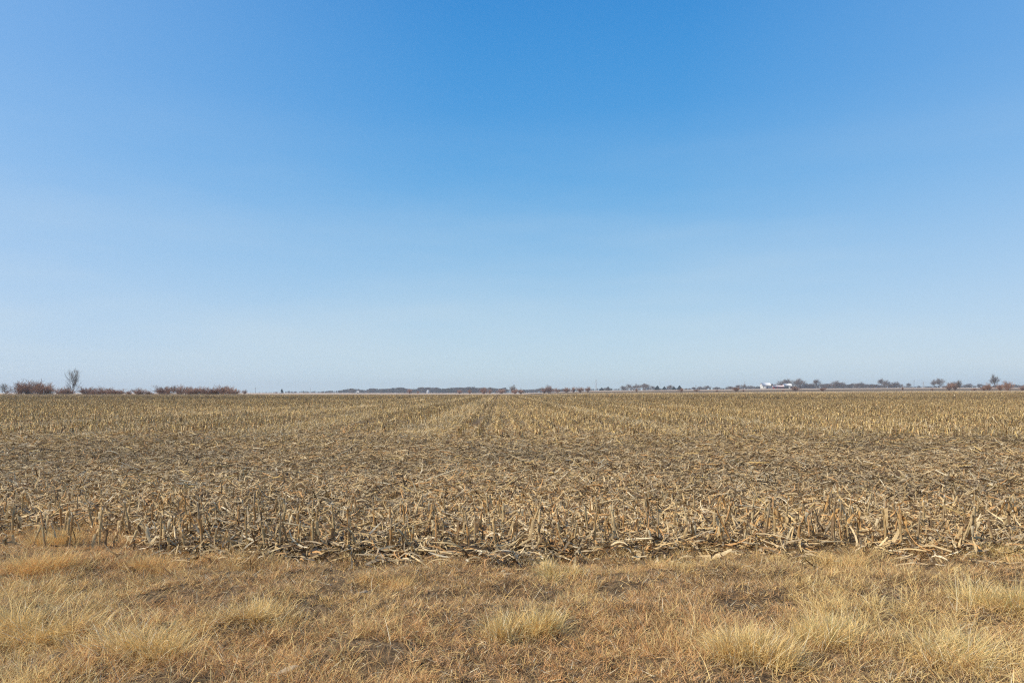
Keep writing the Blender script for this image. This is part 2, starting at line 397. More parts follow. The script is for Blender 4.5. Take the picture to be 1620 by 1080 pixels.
tuft(235, 895, 130, .17, 1300, [G_GOLD, G_ORNG, G_PALE], [4, 2, 2], 'orange tan tuft at the stubble edge, second from the left', (.1, 1.2))
tuft(95, 862, 110, .24, 1400, [G_GOLD, G_PALE, G_ORNG], [4, 3, 1], 'golden tuft growing in among the stubble rows at far left', (.1, 1.2))
tuft(880, 912, 120, .14, 1200, GP, [4, 3, 1, 1.5], 'low greenish straw tuft near the stubble edge at the centre')
tuft(1335, 902, 130, .15, 1300, [G_GOLD, G_PALE, G_ORNG], [4, 3, 1], 'rounded golden tuft at the stubble edge, right of centre')
tuft(1560, 885, 130, .15, 1300, [G_GOLD, G_PALE, (.52, .48, .22)], [4, 3, 1], 'yellowish tuft at the stubble edge beside the right border')
tuft(610, 925, 120, .13, 1100, [G_GOLD, G_PALE, G_ORNG], [4, 2, 2], 'low tan tuft near the stubble edge, left of centre')

# ------------------------------------------------------------------ fallen corn residue
L_TAN = (.56, .395, .185); L_PALE = (.64, .485, .265); L_GREY = (.44, .33, .19); L_DARK = (.14, .088, .045); L_ORNG = (.54, .30, .115); L_WHT = (.74, .61, .39); L_GOLD = (.68, .475, .18)
def litter(n, y0, y1, wmul=1.0, segs=4, lift=.10, cols=None, wts=None, tilt=.22, dens=None, leaf=(.018, .05), length=(.10, .45), curl=.9):
    y = np.sqrt(rng.uniform(y0 ** 2, y1 ** 2, n)); x = rng.uniform(-1, 1, n) * (.80 * y + 1)
    if dens is not None:
        k = rng.uniform(0, 1, n) < dens(x, y); x, y = x[k], y[k]; n = len(x)
    g = gz(x, y); L = rng.uniform(length[0], length[1], n) * rng.uniform(.5, 1.2, n); th = rng.uniform(0, 2 * pi, n); el = np.abs(rng.normal(0, tilt, n))
    s = segs + 1; tt = np.linspace(0, 1, s)[None]
    bend = rng.normal(0, .9, (n, 1)); vb = rng.normal(-.3 * curl, curl, (n, 1))
    az = th[:, None] + bend * (tt - .5); e = el[:, None] + vb * (tt - .4)
    seg = (L / segs)[:, None]
    st = np.stack([np.cos(az) * np.cos(e), np.sin(az) * np.cos(e), np.sin(e)], -1) * seg[..., None]
    ctr = np.cumsum(st, 1) - st[:, :1]
    ctr += np.stack([x, y, g + lift * rng.uniform(0, 1, n) ** 1.6 + .004], -1)[:, None]
    gg = gz(ctr[..., 0], ctr[..., 1]) if y1 < 36 else g[:, None]
    ctr[..., 2] = np.maximum(ctr[..., 2], gg + .004)
    w = rng.uniform(leaf[0], leaf[1], n) * wmul * .5
    up = np.stack([rng.normal(0, .55, n), rng.normal(0, .55, n), np.ones(n)], -1)[:, None]
    tw = rng.normal(0, .8, (n, 1)) * (tt - .5)
    side = unit(np.cross(st, up + 0 * st)); nrm = unit(np.cross(side, st))
    sv = (side * np.cos(tw)[..., None] + nrm * np.sin(tw)[..., None]) * (w[:, None] * (1 - .75 * np.abs(tt - .35) ** 1.5 * 1.6))[..., None]
    hue = fbm(x, y, .35, 91, 3)
    big_ = fbm(x * .6, y, .045, 93, 3)
    c = pick(cols, n, wts) * (1 + (hue[:, None] - .5) * np.array([.55, .5, .4])) * (1 + (big_[:, None] - .5) * np.array([.8, .8, .8]))
    return ribbons(ctr, sv, c)
lc = [L_TAN, L_PALE, L_GREY, L_DARK, L_ORNG, L_WHT]; lw = [4.4, 2.0, 3.0, 2.8, 1.4, .6]
pile = Pile()
edge_d = lambda x, y: (y > front_edge(x) - .12 - .6 * rng.uniform(0, 1, len(x)) ** 9 + rng.normal(0, .10, len(x))).astype(float)
pile.add(*litter(135000, 6.0, 12.5, .50, 4, .10, lc, lw, .22, edge_d, length=(.06, .36)))
pile.add(*litter(17000, 6.8, 12.5, 1.15, 3, .04, lc, [2, 1, 3, 4, 1, 0], .12, edge_d))
pile.add(*litter(140000, 12.5, 20, .55, 3, .055, lc, lw, .15, curl=.65, length=(.06, .32)))
pile.add(*litter(230000, 20, 34, .65, 2, .05, lc + [L_GOLD], lw + [1.5], .14, curl=.6, length=(.07, .36)))
# fallen pieces of stalk: thin round sticks
def sticks(n, y0, y1, rad=.008, cols=None, wts=None, tilt=.12, length=(.15, .6), dens=None):
    y = np.sqrt(rng.uniform(y0 ** 2, y1 ** 2, n)); x = rng.uniform(-1, 1, n) * (.8 * y + 1)
    if dens is not None:
        k = rng.uniform(0, 1, n) < dens(x, y); x, y = x[k], y[k]; n = len(x)
    th = rng.normal(.1, 1.0, n) + pi * (rng.uniform(0, 1, n) < .5); e = np.abs(rng.normal(0, tilt, n)); L = rng.uniform(*length, n)
    d = np.stack([np.cos(th) * np.cos(e), np.sin(th) * np.cos(e), np.sin(e)], -1)
    p = np.stack([x, y, gz(x, y) + rng.uniform(.01, .09, n)], -1)
    tt = np.array([0, .5, 1.])[None, :, None]
    ctr = p[:, None] + d[:, None] * L[:, None, None] * tt
    ctr[:, 1] += rng.normal(0, .012, (n, 3))
    return tubes(ctr, np.repeat(rng.uniform(.6, 1.3, n)[:, None] * rad, 3, 1), 5, pick(cols, n, wts))
sc_ = [L_TAN, L_PALE, L_WHT, L_DARK, L_ORNG, L_GOLD]
pile.add(*sticks(1500, 6.9, 13, .009, sc_, [4, 3, 1, 1.5, 1, 1.5], .16, dens=edge_d))
pile.add(*sticks(3000, 13, 34, .009, sc_, [4, 3, 1.0, 2, 1, 1.5], .16, length=(.12, .45)))
tag(pile.make('corn_residue', M_litter), 'flattened dry corn leaves, husks and broken stalks covering the headland', 'crop residue', kind='stuff')

# ------------------------------------------------------------------ standing cut corn stalks of the front rows (each a thing)
M_cut = attr_mat('cut_pith', .9, 0, .1, .15, 60)
root_top = {}; root_col = {}; root_h = {}; seen_labels = {}
def stalk_proto(i, hero=True):
    r_ = np.random.default_rng(100 + i)
    H = r_.uniform(.20, .45); lean = abs(r_.normal(0, .14)) + (.35 if i % 6 == 5 else 0); ph = r_.uniform(0, 2 * pi)
    root = bpy.data.objects.new('corn_stalk', None); C.objects.link(root); root.empty_display_size = .1
    s = 7; tt = np.linspace(0, 1, s)
    off = np.stack([np.sin(lean) * tt * H * cos(ph), np.sin(lean) * tt * H * sin(ph), tt * H * cos(lean) - .01], -1)
    off[1:-1, :2] += r_.normal(0, .004, (s - 2, 2))
    R0 = r_.uniform(.0075, .0115)
    rad = R0 * (1.15 - .3 * tt); rad[2] *= 1.18; rad[4] *= 1.15
    base = np.array([(.46, .31, .14), (.50, .37, .19), (.36, .26, .145), (.46, .26, .105)][i % 4])
    V, F, c = tubes(off[None], rad[None], 8, base[None])
    tilt = r_.uniform(-.02, .02, 8); V[-8:, 2] += tilt
    pl = Pile(); pl.add(V, F, c); 
    capc = off[-1]; n0 = len(V)
    pl.add(np.vstack([V[-8:] - [0, 0, .0015], [capc]]), None, np.array([.62, .55, .42]), F3=[[k, (k + 1) % 8, 8] for k in range(8)])
    # crown roots at the foot
    for k in range(5):
        a = k * 1.26 + r_.uniform(0, .5)
        p = np.array([[cos(a) * .008, sin(a) * .008, .03], [cos(a) * .025, sin(a) * .025, .012], [cos(a) * .045, sin(a) * .045, -.02]])
        pl.add(*tubes(p[None], np.array([[.004, .0035, .003]]), 4, np.array([[.24, .17, .10]])))
    pl.make('stem', M_stem, root, True)
    # sheath wrapping the stem plus hanging leaves
    hp = Pile(); ns = 9
    for k in range(r_.integers(1, 3)):
        a0 = r_.uniform(0, 2 * pi); t0 = r_.uniform(.0, .25); t1 = r_.uniform(.55, .98)
        m = 6; aa = a0 + np.linspace(0, r_.uniform(2.6, 5), m); zz = np.linspace(t0, t1, 5)
        G = []
        for q_, z_ in enumerate(zz):
            cpt = np.array([np.interp(z_, tt, off[:, 0]), np.interp(z_, tt, off[:, 1]), np.interp(z_, tt, off[:, 2])])
            rr = R0 * (1.12 + .35 * q_ / 4 * r_.uniform(.5, 1.6)); 
            G.append(cpt + np.stack([np.cos(aa) * rr, np.sin(aa) * rr, r_.normal(0, .006, m)], -1))
        G = np.array(G).reshape(-1, 3); f = [[a * m + b_, a * m + b_ + 1, (a + 1) * m + b_ + 1, (a + 1) * m + b_] for a in range(4) for b_ in range(m - 1)]
        hp.add(G, f, np.array([(.49, .34, .16), (.56, .42, .22), (.50, .28, .105)][r_.integers(0, 3)]))
    nl = r_.integers(4, 9); 
    for k in range(nl):
        z_ = r_.uniform(.15, .95); cpt = np.array([np.interp(z_, tt, off[:, j]) for j in range(3)])
        a = r_.uniform(0, 2 * pi); Ln = r_.uniform(.10, .34); s2 = 8; t2 = np.linspace(0, 1, s2)
        kb = r_.integers(0, 3); e = np.where(np.arange(s2) <= kb, r_.uniform(-.3, 1.2), r_.uniform(-1.55, -1.15)) + r_.normal(0, .16, s2)
        if z_ < .35: e = np.where(np.arange(s2) <= kb, r_.uniform(-.5, .5), r_.uniform(-.4, .1)) + r_.normal(0, .18, s2)
        az = a + r_.normal(0, .7) * t2 + r_.normal(0, .25, s2)
        st = np.stack([np.cos(az) * np.cos(e), np.sin(az) * np.cos(e), np.sin(e)], -1) * (Ln / (s2 - 1))
        ctr = cpt + np.vstack([[0, 0, 0], np.cumsum(st, 0)[:-1]]); 
        ctr[:, 2] = np.maximum(ctr[:, 2], .008 + r_.uniform(0, .02))
        side = np.cross(st, [0, 0, 1.]) + r_.normal(0, .002, 3); side = unit(side)
        tw = np.linspace(0, r_.normal(0, 1.2), s2)[:, None]; nrm = unit(np.cross(side, st))
        w = r_.uniform(.006, .019) * (np.sin(np.clip(t2 * .85 + .12, 0, 1) * pi) ** .6)
        sv = (side * np.cos(tw) + nrm * np.sin(tw)) * w[:, None]
        colr = np.array([(.58, .41, .20), (.46, .33, .165), (.70, .55, .32), (.56, .33, .125), (.24, .155, .08)][r_.integers(0, 5)])
        # folded leaf: a crease along the middle
        mid = ctr + nrm * (w[:, None] * .45)
        V3 = np.stack([ctr - sv, mid, ctr + sv], 1).reshape(-1, 3); f = []
        for a_ in range(s2 - 1):
            for b_ in range(2): f.append([a_ * 3 + b_, a_ * 3 + b_ + 1, (a_ + 1) * 3 + b_ + 1, (a_ + 1) * 3 + b_])
        hp.add(V3, f, colr)
    hp.make('husk', M_husk, root, False)
    root_top[i] = off[-1]; root_col[i] = ['brown', 'pale', 'grey-brown', 'orange-brown'][i % 4]; root_h[i] = H
    return root
def copy_tree(o, parent=None):
    c = o.copy(); C.objects.link(c); c.parent = parent
    for ch in list(o.children): copy_tree(ch, c)
    return c
protos = [stalk_proto(i) for i in range(24)]; used = set()
rows_ = [(7.14, 72, .16, .12, 'front', 1.0), (7.85, 74, .175, .14, 'second', .95), (8.7, 70, .21, .12, 'third', .8), (9.45, 54, .28, .14, 'fourth', .68), (10.25, 22, .75, .2, 'fifth', .6)]
names = {'front': 'upright cut corn stalk in the front stubble row, right beside the grass', 'second': 'cut corn stalk in the second stubble row, just behind the front row',
         'third': 'cut corn stalk in the third stubble row back from the grass', 'fourth': 'short cut corn stalk in the fourth stubble row, at the edge of the flattened litter',
         'fifth': 'lone short corn stalk still standing in the flattened litter'}
LAND = [(10, 'leftmost bare tree'), (57, 'leftmost tall thicket'), (115, 'tallest bare tree'), (160, 'dark red bushes'), (220, 'small round bush'), (273, 'dark compact tree'), (331, 'long red hedge'),
        (387, 'hedge end bush'), (446, 'tiny white shed'), (500, 'faint slim mast'), (565, 'small white house'), (620, 'middle of wood'), (677, 'white grain bin'), (720, 'faint wood bush'), (765, 'rounded centre bush'),
        (812, 'spindly bare tree'), (869, 'large orange bush'), (910, 'centre right thicket'), (945, 'tall lattice tower'), (985, 'grove left end'), (1017, 'tall pale grove'), (1058, 'dark pointed conifers'), (1078, 'small dark bush'),
        (1118, 'flat far treeline'), (1170, 'dark purple bush'), (1213, 'white barn'), (1245, 'red barn'), (1292, 'lone tall tree'), (1325, 'dense rounded tree'), (1360, 'low rounded wood'), (1396, 'highest dark tree'),
        (1446, 'tall utility pole'), (1484, 'airy tree pair'), (1510, 'three grey bushes'), (1541, 'low brown bush'), (1570, 'dark red bush'), (1597, 'largest reddish bush')]
cnt = 0
for (yr, num, spc, jit, key, hs) in rows_:
    x = -num / 2 * spc
    for k in range(num):
        x += spc * float(rng.choice([.55, .8, 1.0, 1.2, 1.5], p=[.15, .25, .3, .2, .1]))
        if x > .75 * yr + .12: break
        if x < -.75 * yr - .12: continue
        pi_ = int(rng.integers(0, 24)); p = protos[pi_]
        o = p if pi_ not in used else copy_tree(p); used.add(pi_)
        xx = x + rng.normal(0, .03); yy = yr + rng.normal(0, jit * .5) + .03 * sin(x)
        o.location = (xx, yy, float(gz(xx, yy))); o.rotation_euler = (rng.normal(0, .06), rng.normal(0, .06), rng.uniform(0, 6.28))
        s_ = hs * rng.uniform(.8, 1.15); o.scale = (s_, s_, s_ * rng.uniform(.9, 1.1))
        bpy_m = o.rotation_euler.to_matrix() @ Vector(root_top[pi_]); tilt_ = math.atan2(bpy_m[0], bpy_m[2])
        hh = root_h[pi_] * s_
        size = 'tall' if hh > .37 else ('short' if hh < .26 else 'medium')
        pose = 'leaning right' if tilt_ > .12 else ('leaning left' if tilt_ < -.12 else 'upright')
        px_ = 810 + 1080 * xx / yy; lm = min(LAND, key=lambda q_: abs(q_[0] - px_))
        lab = '%s %s stalk %s in %s row, below and %s of %s' % (size, root_col[pi_], pose, key, 'left' if px_ < lm[0] else 'right', lm[1])
        if lab in seen_labels: lab = lab.replace(' stalk ', ' ragged stalk ')
        seen_labels[lab] = 1
        tag(o, lab, 'corn stalk', 'cut corn stalks standing in the %s row' % key); cnt += 1
print('stalks', cnt)

# ------------------------------------------------------------------ single dry corn leaves blown onto the grass
def blown(px, row, L, w, ang, colr, label, seed):
    r_ = np.random.default_rng(seed); d = EYE * 1080 / (row - 620.8); x0, y0, z0 = P(px, d); s2 = 12; t2 = np.linspace(0, 1, s2)
    az = ang + np.cumsum(r_.normal(0, .12, s2)); e = r_.normal(0, .22, s2) + .5 * (.5 - t2)
    st = np.stack([np.cos(az) * np.cos(e), np.sin(az) * np.cos(e), np.sin(e)], -1) * L / (s2 - 1)
    ctr = np.cumsum(st, 0) - st.sum(0) / 2; ctr[:, 2] -= ctr[:, 2].min()
    side = unit(np.cross(st, [0, 0, 1.])); nrm = unit(np.cross(side, st)); tw = np.linspace(-.4, r_.normal(0, .9), s2)[:, None]
    wd = (w * (np.sin(np.clip(t2 * .9 + .08, 0, 1) * pi) ** .5) * r_.uniform(.8, 1.15, s2))[:, None] * .5
    sv = (side * np.cos(tw) + nrm * np.sin(tw)) * wd
    V = np.stack([ctr - sv, ctr - sv * .5 + nrm * wd * .35, ctr + nrm * wd * .15, ctr + sv * .5 + nrm * wd * .4, ctr + sv], 1).reshape(-1, 3)
    f = [[a * 5 + b_, a * 5 + b_ + 1, (a + 1) * 5 + b_ + 1, (a + 1) * 5 + b_] for a in range(s2 - 1) for b_ in range(4)]
    pl = Pile(); pl.add(V, f, np.array(colr)); o = pl.make('corn_leaf', M_husk); o.location = (x0, y0, z0 + .03); o.rotation_euler = (r_.normal(0, .35), r_.normal(0, .35), 0); tag(o, label, 'corn leaf', 'dry corn leaves blown onto the grass')
blown(82, 1052, .16, .035, .5, (.46, .34, .19), 'curled tan corn leaf lying deep in the grass at the lower left', 1)
blown(450, 1074, .15, .030, .1, (.48, .38, .25), 'pale grey corn leaf on the grass at the bottom edge, left of centre', 2)
blown(268, 908, .16, .022, .9, (.34, .25, .145), 'narrow tan corn leaf on the verge at left, near the stubble edge', 3)
blown(208, 902, .15, .034, 1.9, (.42, .30, .17), 'brown corn leaf propped on the grass left of the narrow tan one', 4)
blown(1175, 890, .26, .016, .25, (.72, .58, .34), 'narrow straw coloured leaf on the grass near the stubble, right of centre', 5)
blown(575, 940, .13, .020, .5, (.50, .40, .26), 'small whitish corn leaf half buried in the middle of the verge', 6)
blown(1440, 893, .34, .014, .2, (.45, .35, .23), 'long thin dark leaf lying at the stubble edge on the right', 7)

# ------------------------------------------------------------------ the stubble beyond: rows running away from the camera
VP = -0.0185     # rows run very slightly to the left
tracks = [(-41, .9), (-34, .8), (-28, .9), (-22, .8), (-15.6, .9), (-9.3, 1.3), (-3.2, 1.15), (7.1, .9), (13.2, .8), (19.5, .9), (26, .8), (33, .9), (40, .9)]
def row_frame(x, y): return x - VP * y
def in_track(u):
    m = np.zeros(len(u), bool)
    for c, w in tracks: m |= np.abs(u - c) < w
    return m
def near_track(u):
    m = np.zeros(len(u), bool)
    for c, w in tracks: m |= np.abs(u - c) < w + 1.5
    return m
def stubble(y0, y1, dy, skip=1, h=(.22, .42), w=.011, k=4, prob=.85, spread=.77, only_leaf=False):
    kmax = int((spread * y1 + 8) / .76); rws = np.arange(-kmax, kmax + 1, skip) * .76
    X_, Y_ = [], []
    for u in rws:
        yy = np.arange(max(y0, (abs(u) - 6) / spread), y1, dy)
        if not len(yy): continue
        yy = yy + rng.normal(0, dy * .3, len(yy)); X_.append(u + VP * yy + rng.normal(0, .022, len(yy))); Y_.append(yy)
    x = np.concatenate(X_); y = np.concatenate(Y_)
    wavy = fbm(x, y * .5, .12, 101, 3); u = row_frame(x, y)
    front = 27 + (fbm(x, x * 0, .12, 5) - .5) * 9
    keep = (rng.uniform(0, 1, len(x)) < prob * np.clip((wavy - .22) * 4, .25, 1)) & ~(in_track(u) & (rng.uniform(0, 1, len(x)) < .9)) & (y > front)
    x, y = x[keep], y[keep]; n = len(x); z = gz(x, y)
    H = rng.uniform(*h, n) * (.75 + .5 * wavy[keep]); th = rng.uniform(0, 2 * pi, n); ln = np.abs(rng.normal(0, .16, n))
    top = np.stack([x + H * np.sin(ln) * np.cos(th), y + H * np.sin(ln) * np.sin(th), z + H * np.cos(ln)], -1)
    bot = np.stack([x, y, z - .01], -1)
    pal = [(.50, .355, .155), (.37, .25, .11), (.60, .45, .22), (.20, .13, .065), (.42, .24, .10)]
    bg_ = fbm(x * .5, y, .03, 94, 3)[:, None]; gold = np.exp(-(u[keep] / (25 + .12 * y)) ** 2)[:, None]
    return bot, top, n, pick(pal, n, [4, 3, 2, 2.8, 1.2]) * (.45 + .66 * bg_ + .20 * gold) * np.where(near_track(u[keep]), .66, 1.0)[:, None], H, th
pile = Pile()
bot, top, n, c, H, th = stubble(24, 62, .17, h=(.17, .36))
V, F, cc = tubes(np.stack([bot, top], 1), np.full((n, 2), .011) * rng.uniform(.8, 1.3, (n, 1)), 4, c); pile.add(V, F, cc)
def flags(bot, top, c, w, n, L):     # a dry leaf hanging off each stalk
    f = rng.uniform(.3, 1, (n, 1)); a = rng.uniform(0, 2 * pi, n)
    s0 = bot * (1 - f) + top * f; d = np.stack([np.cos(a), np.sin(a), 0 * a], -1)
    L = L * rng.uniform(.5, 1.3, (n, 1))
    s1 = s0 + d * L * .6 + [0, 0, .03]; s2 = s0 + d * L + np.array([0, 0, 1]) * -np.minimum(f * .3, L)
    ctr = np.stack([s0, s1, s2], 1); sd_ = np.cross(d, [0, 0, 1.])[:, None] * np.array([.6, 1, .35])[None, :, None] * w * rng.uniform(.6, 1.2, (n, 1, 1)) + rng.normal(0, w * .3, (n, 1, 3))
    return ribbons(ctr, sd_, c)
pile.add(*flags(bot, top, pick([L_TAN, L_GOLD, L_PALE, L_ORNG, L_DARK], n, [3, 4, 2, 1.5, 1.5]), .016, n, .2))
pile.add(*flags(bot, top, pick([L_TAN, L_GOLD, L_PALE, L_ORNG, L_DARK], n, [3, 4, 2, 1.5, 1.5]), .013, n, .25))
bot, top, n, c, H, th = stubble(62, 150, .24, prob=.9, h=(.17, .36))
aa = rng.uniform(0, pi, n); sv = np.stack([np.cos(aa), np.sin(aa), 0 * aa], -1)[:, None] * .022 * np.ones((1, 2, 1))
pile.add(*ribbons(np.stack([bot, top], 1), sv, c))
pile.add(*flags(bot, top, pick([L_TAN, L_GOLD, L_PALE, L_ORNG, L_DARK], n, [3, 4, 2, 1.5, 1.5]), .022, n, .25))
bot, top, n, c, H, th = stubble(150, 330, .6, prob=.9, h=(.16, .34))
aa = rng.uniform(0, pi, n); sv = np.stack([np.cos(aa), np.sin(aa), 0 * aa], -1)[:, None] * .06 * np.ones((1, 2, 1))
pile.add(*ribbons(np.stack([bot, top], 1), sv, c * .95))
print('stubble verts', pile.n)
tag(pile.make('corn_stubble', M_litter), 'golden corn stubble standing in rows that run away to the far edge of the field', 'stubble', kind='stuff')
# straw lying between those rows; thicker in the wheel tracks
def tr_d(base):
    def f(x, y):
        u = row_frame(x, y); g = np.cos(2 * pi * u / .76) * .12
        return np.where(in_track(u), 1.0, np.where(near_track(u), base * .35, base - g))
    return f
pile = Pile()
gc = [L_TAN, L_PALE, L_GOLD, L_DARK, L_ORNG, L_WHT]
pile.add(*litter(330000, 33, 75, 1.0, 1, .08, gc, [3, 2, 4, 2.6, 1.5, .9], .25, tr_d(.38), length=(.12, .45)))
only = lambda x, y: (in_track(row_frame(x, y)) & (np.abs(row_frame(x, y)) < 24)).astype(float)
for n_, a_, b_, wm, ll in ((380000, 25, 60, .8, (.12, .40)), (420000, 60, 120, 1.4, (.15, .5)), (300000, 120, 240, 2.6, (.25, .8))):
    pile.add(*litter(n_, a_, b_, wm, 1, .09, [L_PALE, L_WHT, L_GOLD, L_TAN], [4, 2, 3, 1], .25, only, length=ll))
pile.add(*litter(420000, 75, 180, 1.9, 1, .08, gc, [3, 2, 4, 2.6, 1.5, .9], .3, tr_d(.32), length=(.15, .55)))
pile.add(*litter(300000, 180, 420, 3.6, 1, .12, gc, [3, 1.5, 4, 2.8, 1.5, .3], .4, tr_d(.4), length=(.25, .9)))
tag(pile.make('straw_between_rows', M_litter), 'loose pale straw lying between the stubble rows and along the wheel tracks', 'straw', kind='stuff')

# ------------------------------------------------------------------ bare trees, bushes and conifers
def grow(rs, p, d, L, r, lev, maxlev, out, prm):
    npt = 5; pts = [p.copy()]; dd = d.copy()
    for k in range(npt - 1):
        dd = dd + rs.normal(0, prm['wob'], 3) + np.array([0, 0, prm['up']]) * (lev > 0); dd /= np.linalg.norm(dd)
        pts.append(pts[-1] + dd * L / (npt - 1))
    pts = np.array(pts); end = .45 if lev < maxlev else .5
    out.setdefault(lev, []).append((pts, r * np.linspace(1, end, npt)))
    if lev >= maxlev: return
    nch = prm['nch'][lev]
    for k in range(nch):
        t = rs.uniform(prm['t0'][lev], 1.0) if k else 1.0
        f = t * (npt - 1); i = min(int(f), npt - 2); q_ = pts[i] + (pts[i + 1] - pts[i]) * (f - i)
        ax = rs.normal(0, 1, 3); base = pts[i + 1] - pts[i]; base /= np.linalg.norm(base)
        ax -= ax.dot(base) * base; ax /= np.linalg.norm(ax)
        an = rs.uniform(*prm['ang'][lev]) * (1 if k else .4)
        nd = base * cos(an) + ax * sin(an)
        ln = L * rs.uniform(*prm['len'][lev]) * (1.15 - .45 * t * (lev == 0) * prm.get('cone', 1))
        grow(rs, q_, nd, ln, r * (1 - .55 * t) * .62, lev + 1, maxlev, out, prm)
def tree_meshes(seed, kind):
    rs = np.random.default_rng(seed); out = {}
    if kind == 'tree':
        prm = dict(wob=.09, up=.07, nch=[12, 6, 5, 4], t0=[.22, .2, .2, .1], ang=[(.4, 1.1), (.4, .9), (.4, 1.0), (.4, 1.0)], len=[(.42, .62), (.45, .7), (.45, .75), (.5, .8)])
        grow(rs, np.array([0, 0, 0.]), np.array([0, 0, 1.]), .62, .021, 0, 4, out, prm); tl = 2; tw = .0042; cols = [(.22, .17, .14), (.29, .23, .19), (.16, .12, .10)]
    elif kind == 'spire':
        # upright leader with many thin ascending limbs
        prm = dict(wob=.035, up=.16, nch=[26, 5, 4, 4], t0=[.12, .2, .2, .1], ang=[(.45, .85), (.35, .8), (.4, .9), (.4, 1.0)], len=[(.30, .46), (.4, .62), (.45, .7), (.5, .8)], cone=.8)
        grow(rs, np.array([0, 0, 0.]), np.array([0, 0, 1.]), .93, .017, 0, 3, out, prm); tl = 2; tw = .0024; cols = [(.20, .16, .13), (.26, .21, .17)]
    elif kind == 'bush':
        prm = dict(wob=.07, up=.05, nch=[6, 5, 4], t0=[.15, .15, .1], ang=[(.2, .7), (.3, .8), (.3, .9)], len=[(.4, .7), (.4, .7), (.5, .8)])
        for k in range(26):
            a = rs.uniform(0, 2 * pi); ln = abs(rs.normal(0, .42)); d = np.array([sin(ln) * cos(a), sin(ln) * sin(a), cos(ln)])
            r0 = rs.uniform(0, .12); grow(rs, np.array([cos(a) * r0, sin(a) * r0, -.01]), d, rs.uniform(.45, .78), .009, 0, 2, out, prm)
        tl = 0; tw = .0075; cols = [(.41, .235, .16), (.49, .30, .205), (.29, .17, .12)]
    z = max(b[0][:, 2].max() for l in out.values() for b in l)
    wmax = np.percentile([abs(b[0][:, 0]).max() for l in out.values() for b in l], 97) * 2
    tp = Pile(); cp = Pile()
    for lev, bs in out.items():
        ctr = np.array([b[0] for b in bs]) / z; ra = np.array([b[1] for b in bs]) / z
        colr = np.array(cols)[rs.integers(0, len(cols), len(bs))] * rs.uniform(.8, 1.2, (len(bs), 1))
        if lev <= tl: tp.add(*tubes(ctr, np.maximum(ra, .0022 if kind == 'spire' else .0035), 5, colr * .85))
        else: cp.add(*tubes(ctr[:, ::2], np.maximum(ra[:, ::2] * 1.0, tw * .5), 3, colr))
    return tp, cp, wmax / z
def conifer_meshes(seed):
    rs = np.random.default_rng(seed); tp = Pile(); cp = Pile()
    tp.add(*tubes(np.array([[[0, 0, 0], [0, 0, .5], [0, 0, .97]]]), np.array([[.03, .02, .004]]), 6, np.array([[.10, .07, .05]])))
    n = 1500; h = rs.uniform(.06, 1, n) ** .9; a = rs.uniform(0, 2 * pi, n)
    R = .36 * (1.02 - h) ** .75 * (1 + .25 * np.sin(a * 3 + seed) * np.sin(h * 9)) * rs.uniform(.35, 1.05, n)
    c0 = np.stack([R * .35 * np.cos(a), R * .35 * np.sin(a), h], -1); c1 = np.stack([R * np.cos(a), R * np.sin(a), h - .05 + rs.normal(0, .02, n)], -1)
    sv = np.stack([-np.sin(a), np.cos(a), rs.normal(0, .8, n)], -1)[:, None] * np.array([.6, 1.0])[None, :, None] * .028
    cp.add(*ribbons(np.stack([c0, c1], 1), sv, np.array([(.05, .065, .04), (.07, .085, .05), (.035, .05, .035)])[rs.integers(0, 3, n)]))
    return tp, cp, .72
PR = {}
def mesh_of(pile_, name, mat):
    o = pile_.make(name, mat); me = o.data; bpy.data.objects.remove(o); return me
for kind, seeds in (('tree', (1, 2, 3, 4, 6)), ('spire', (9,)), ('bush', (11, 12, 13, 14)), ('conifer', (21, 22))):
    for sd_ in seeds:
        tp, cp, asp = conifer_meshes(sd_) if kind == 'conifer' else tree_meshes(sd_, kind)
        PR.setdefault(kind, []).append((mesh_of(tp, 'trunk' if kind != 'bush' else 'stems', M_bark if kind != 'bush' else M_twig), mesh_of(cp, 'crown', M_twig), asp))
NAME = {'tree': 'bare_tree', 'spire': 'bare_tree', 'bush': 'bush', 'conifer': 'conifer'}
tn_ = 0
def plant(kind, px, d, hpx, wpx, label, group=None, var=None, sink=0.0):
    global tn_
    tn_ += 1; v = PR[kind][(tn_ if var is None else var) % len(PR[kind])]
    x, y, z = P(px, d); h = hpx * d / 1080; w = wpx * d / 1080
    root = bpy.data.objects.new(NAME[kind], None); C.objects.link(root); root.location = (x, y, z - sink)
    s = w / v[2]; root.scale = (s, s, h); root.rotation_euler = (0, 0, (tn_ * 2.4) % 6.28)
    for nm, me in (('stems' if kind == 'bush' else 'trunk', v[0]), ('crown', v[1])):
        o = bpy.data.objects.new(nm, me); C.objects.link(o); o.parent = root
    tag(root, label, 'bush' if kind == 'bush' else 'tree', group)
    return root
GL = 'bare bushes along the left field edge'; GF_ = 'bare trees on the right horizon'; GM = 'bushes along the far field edge'
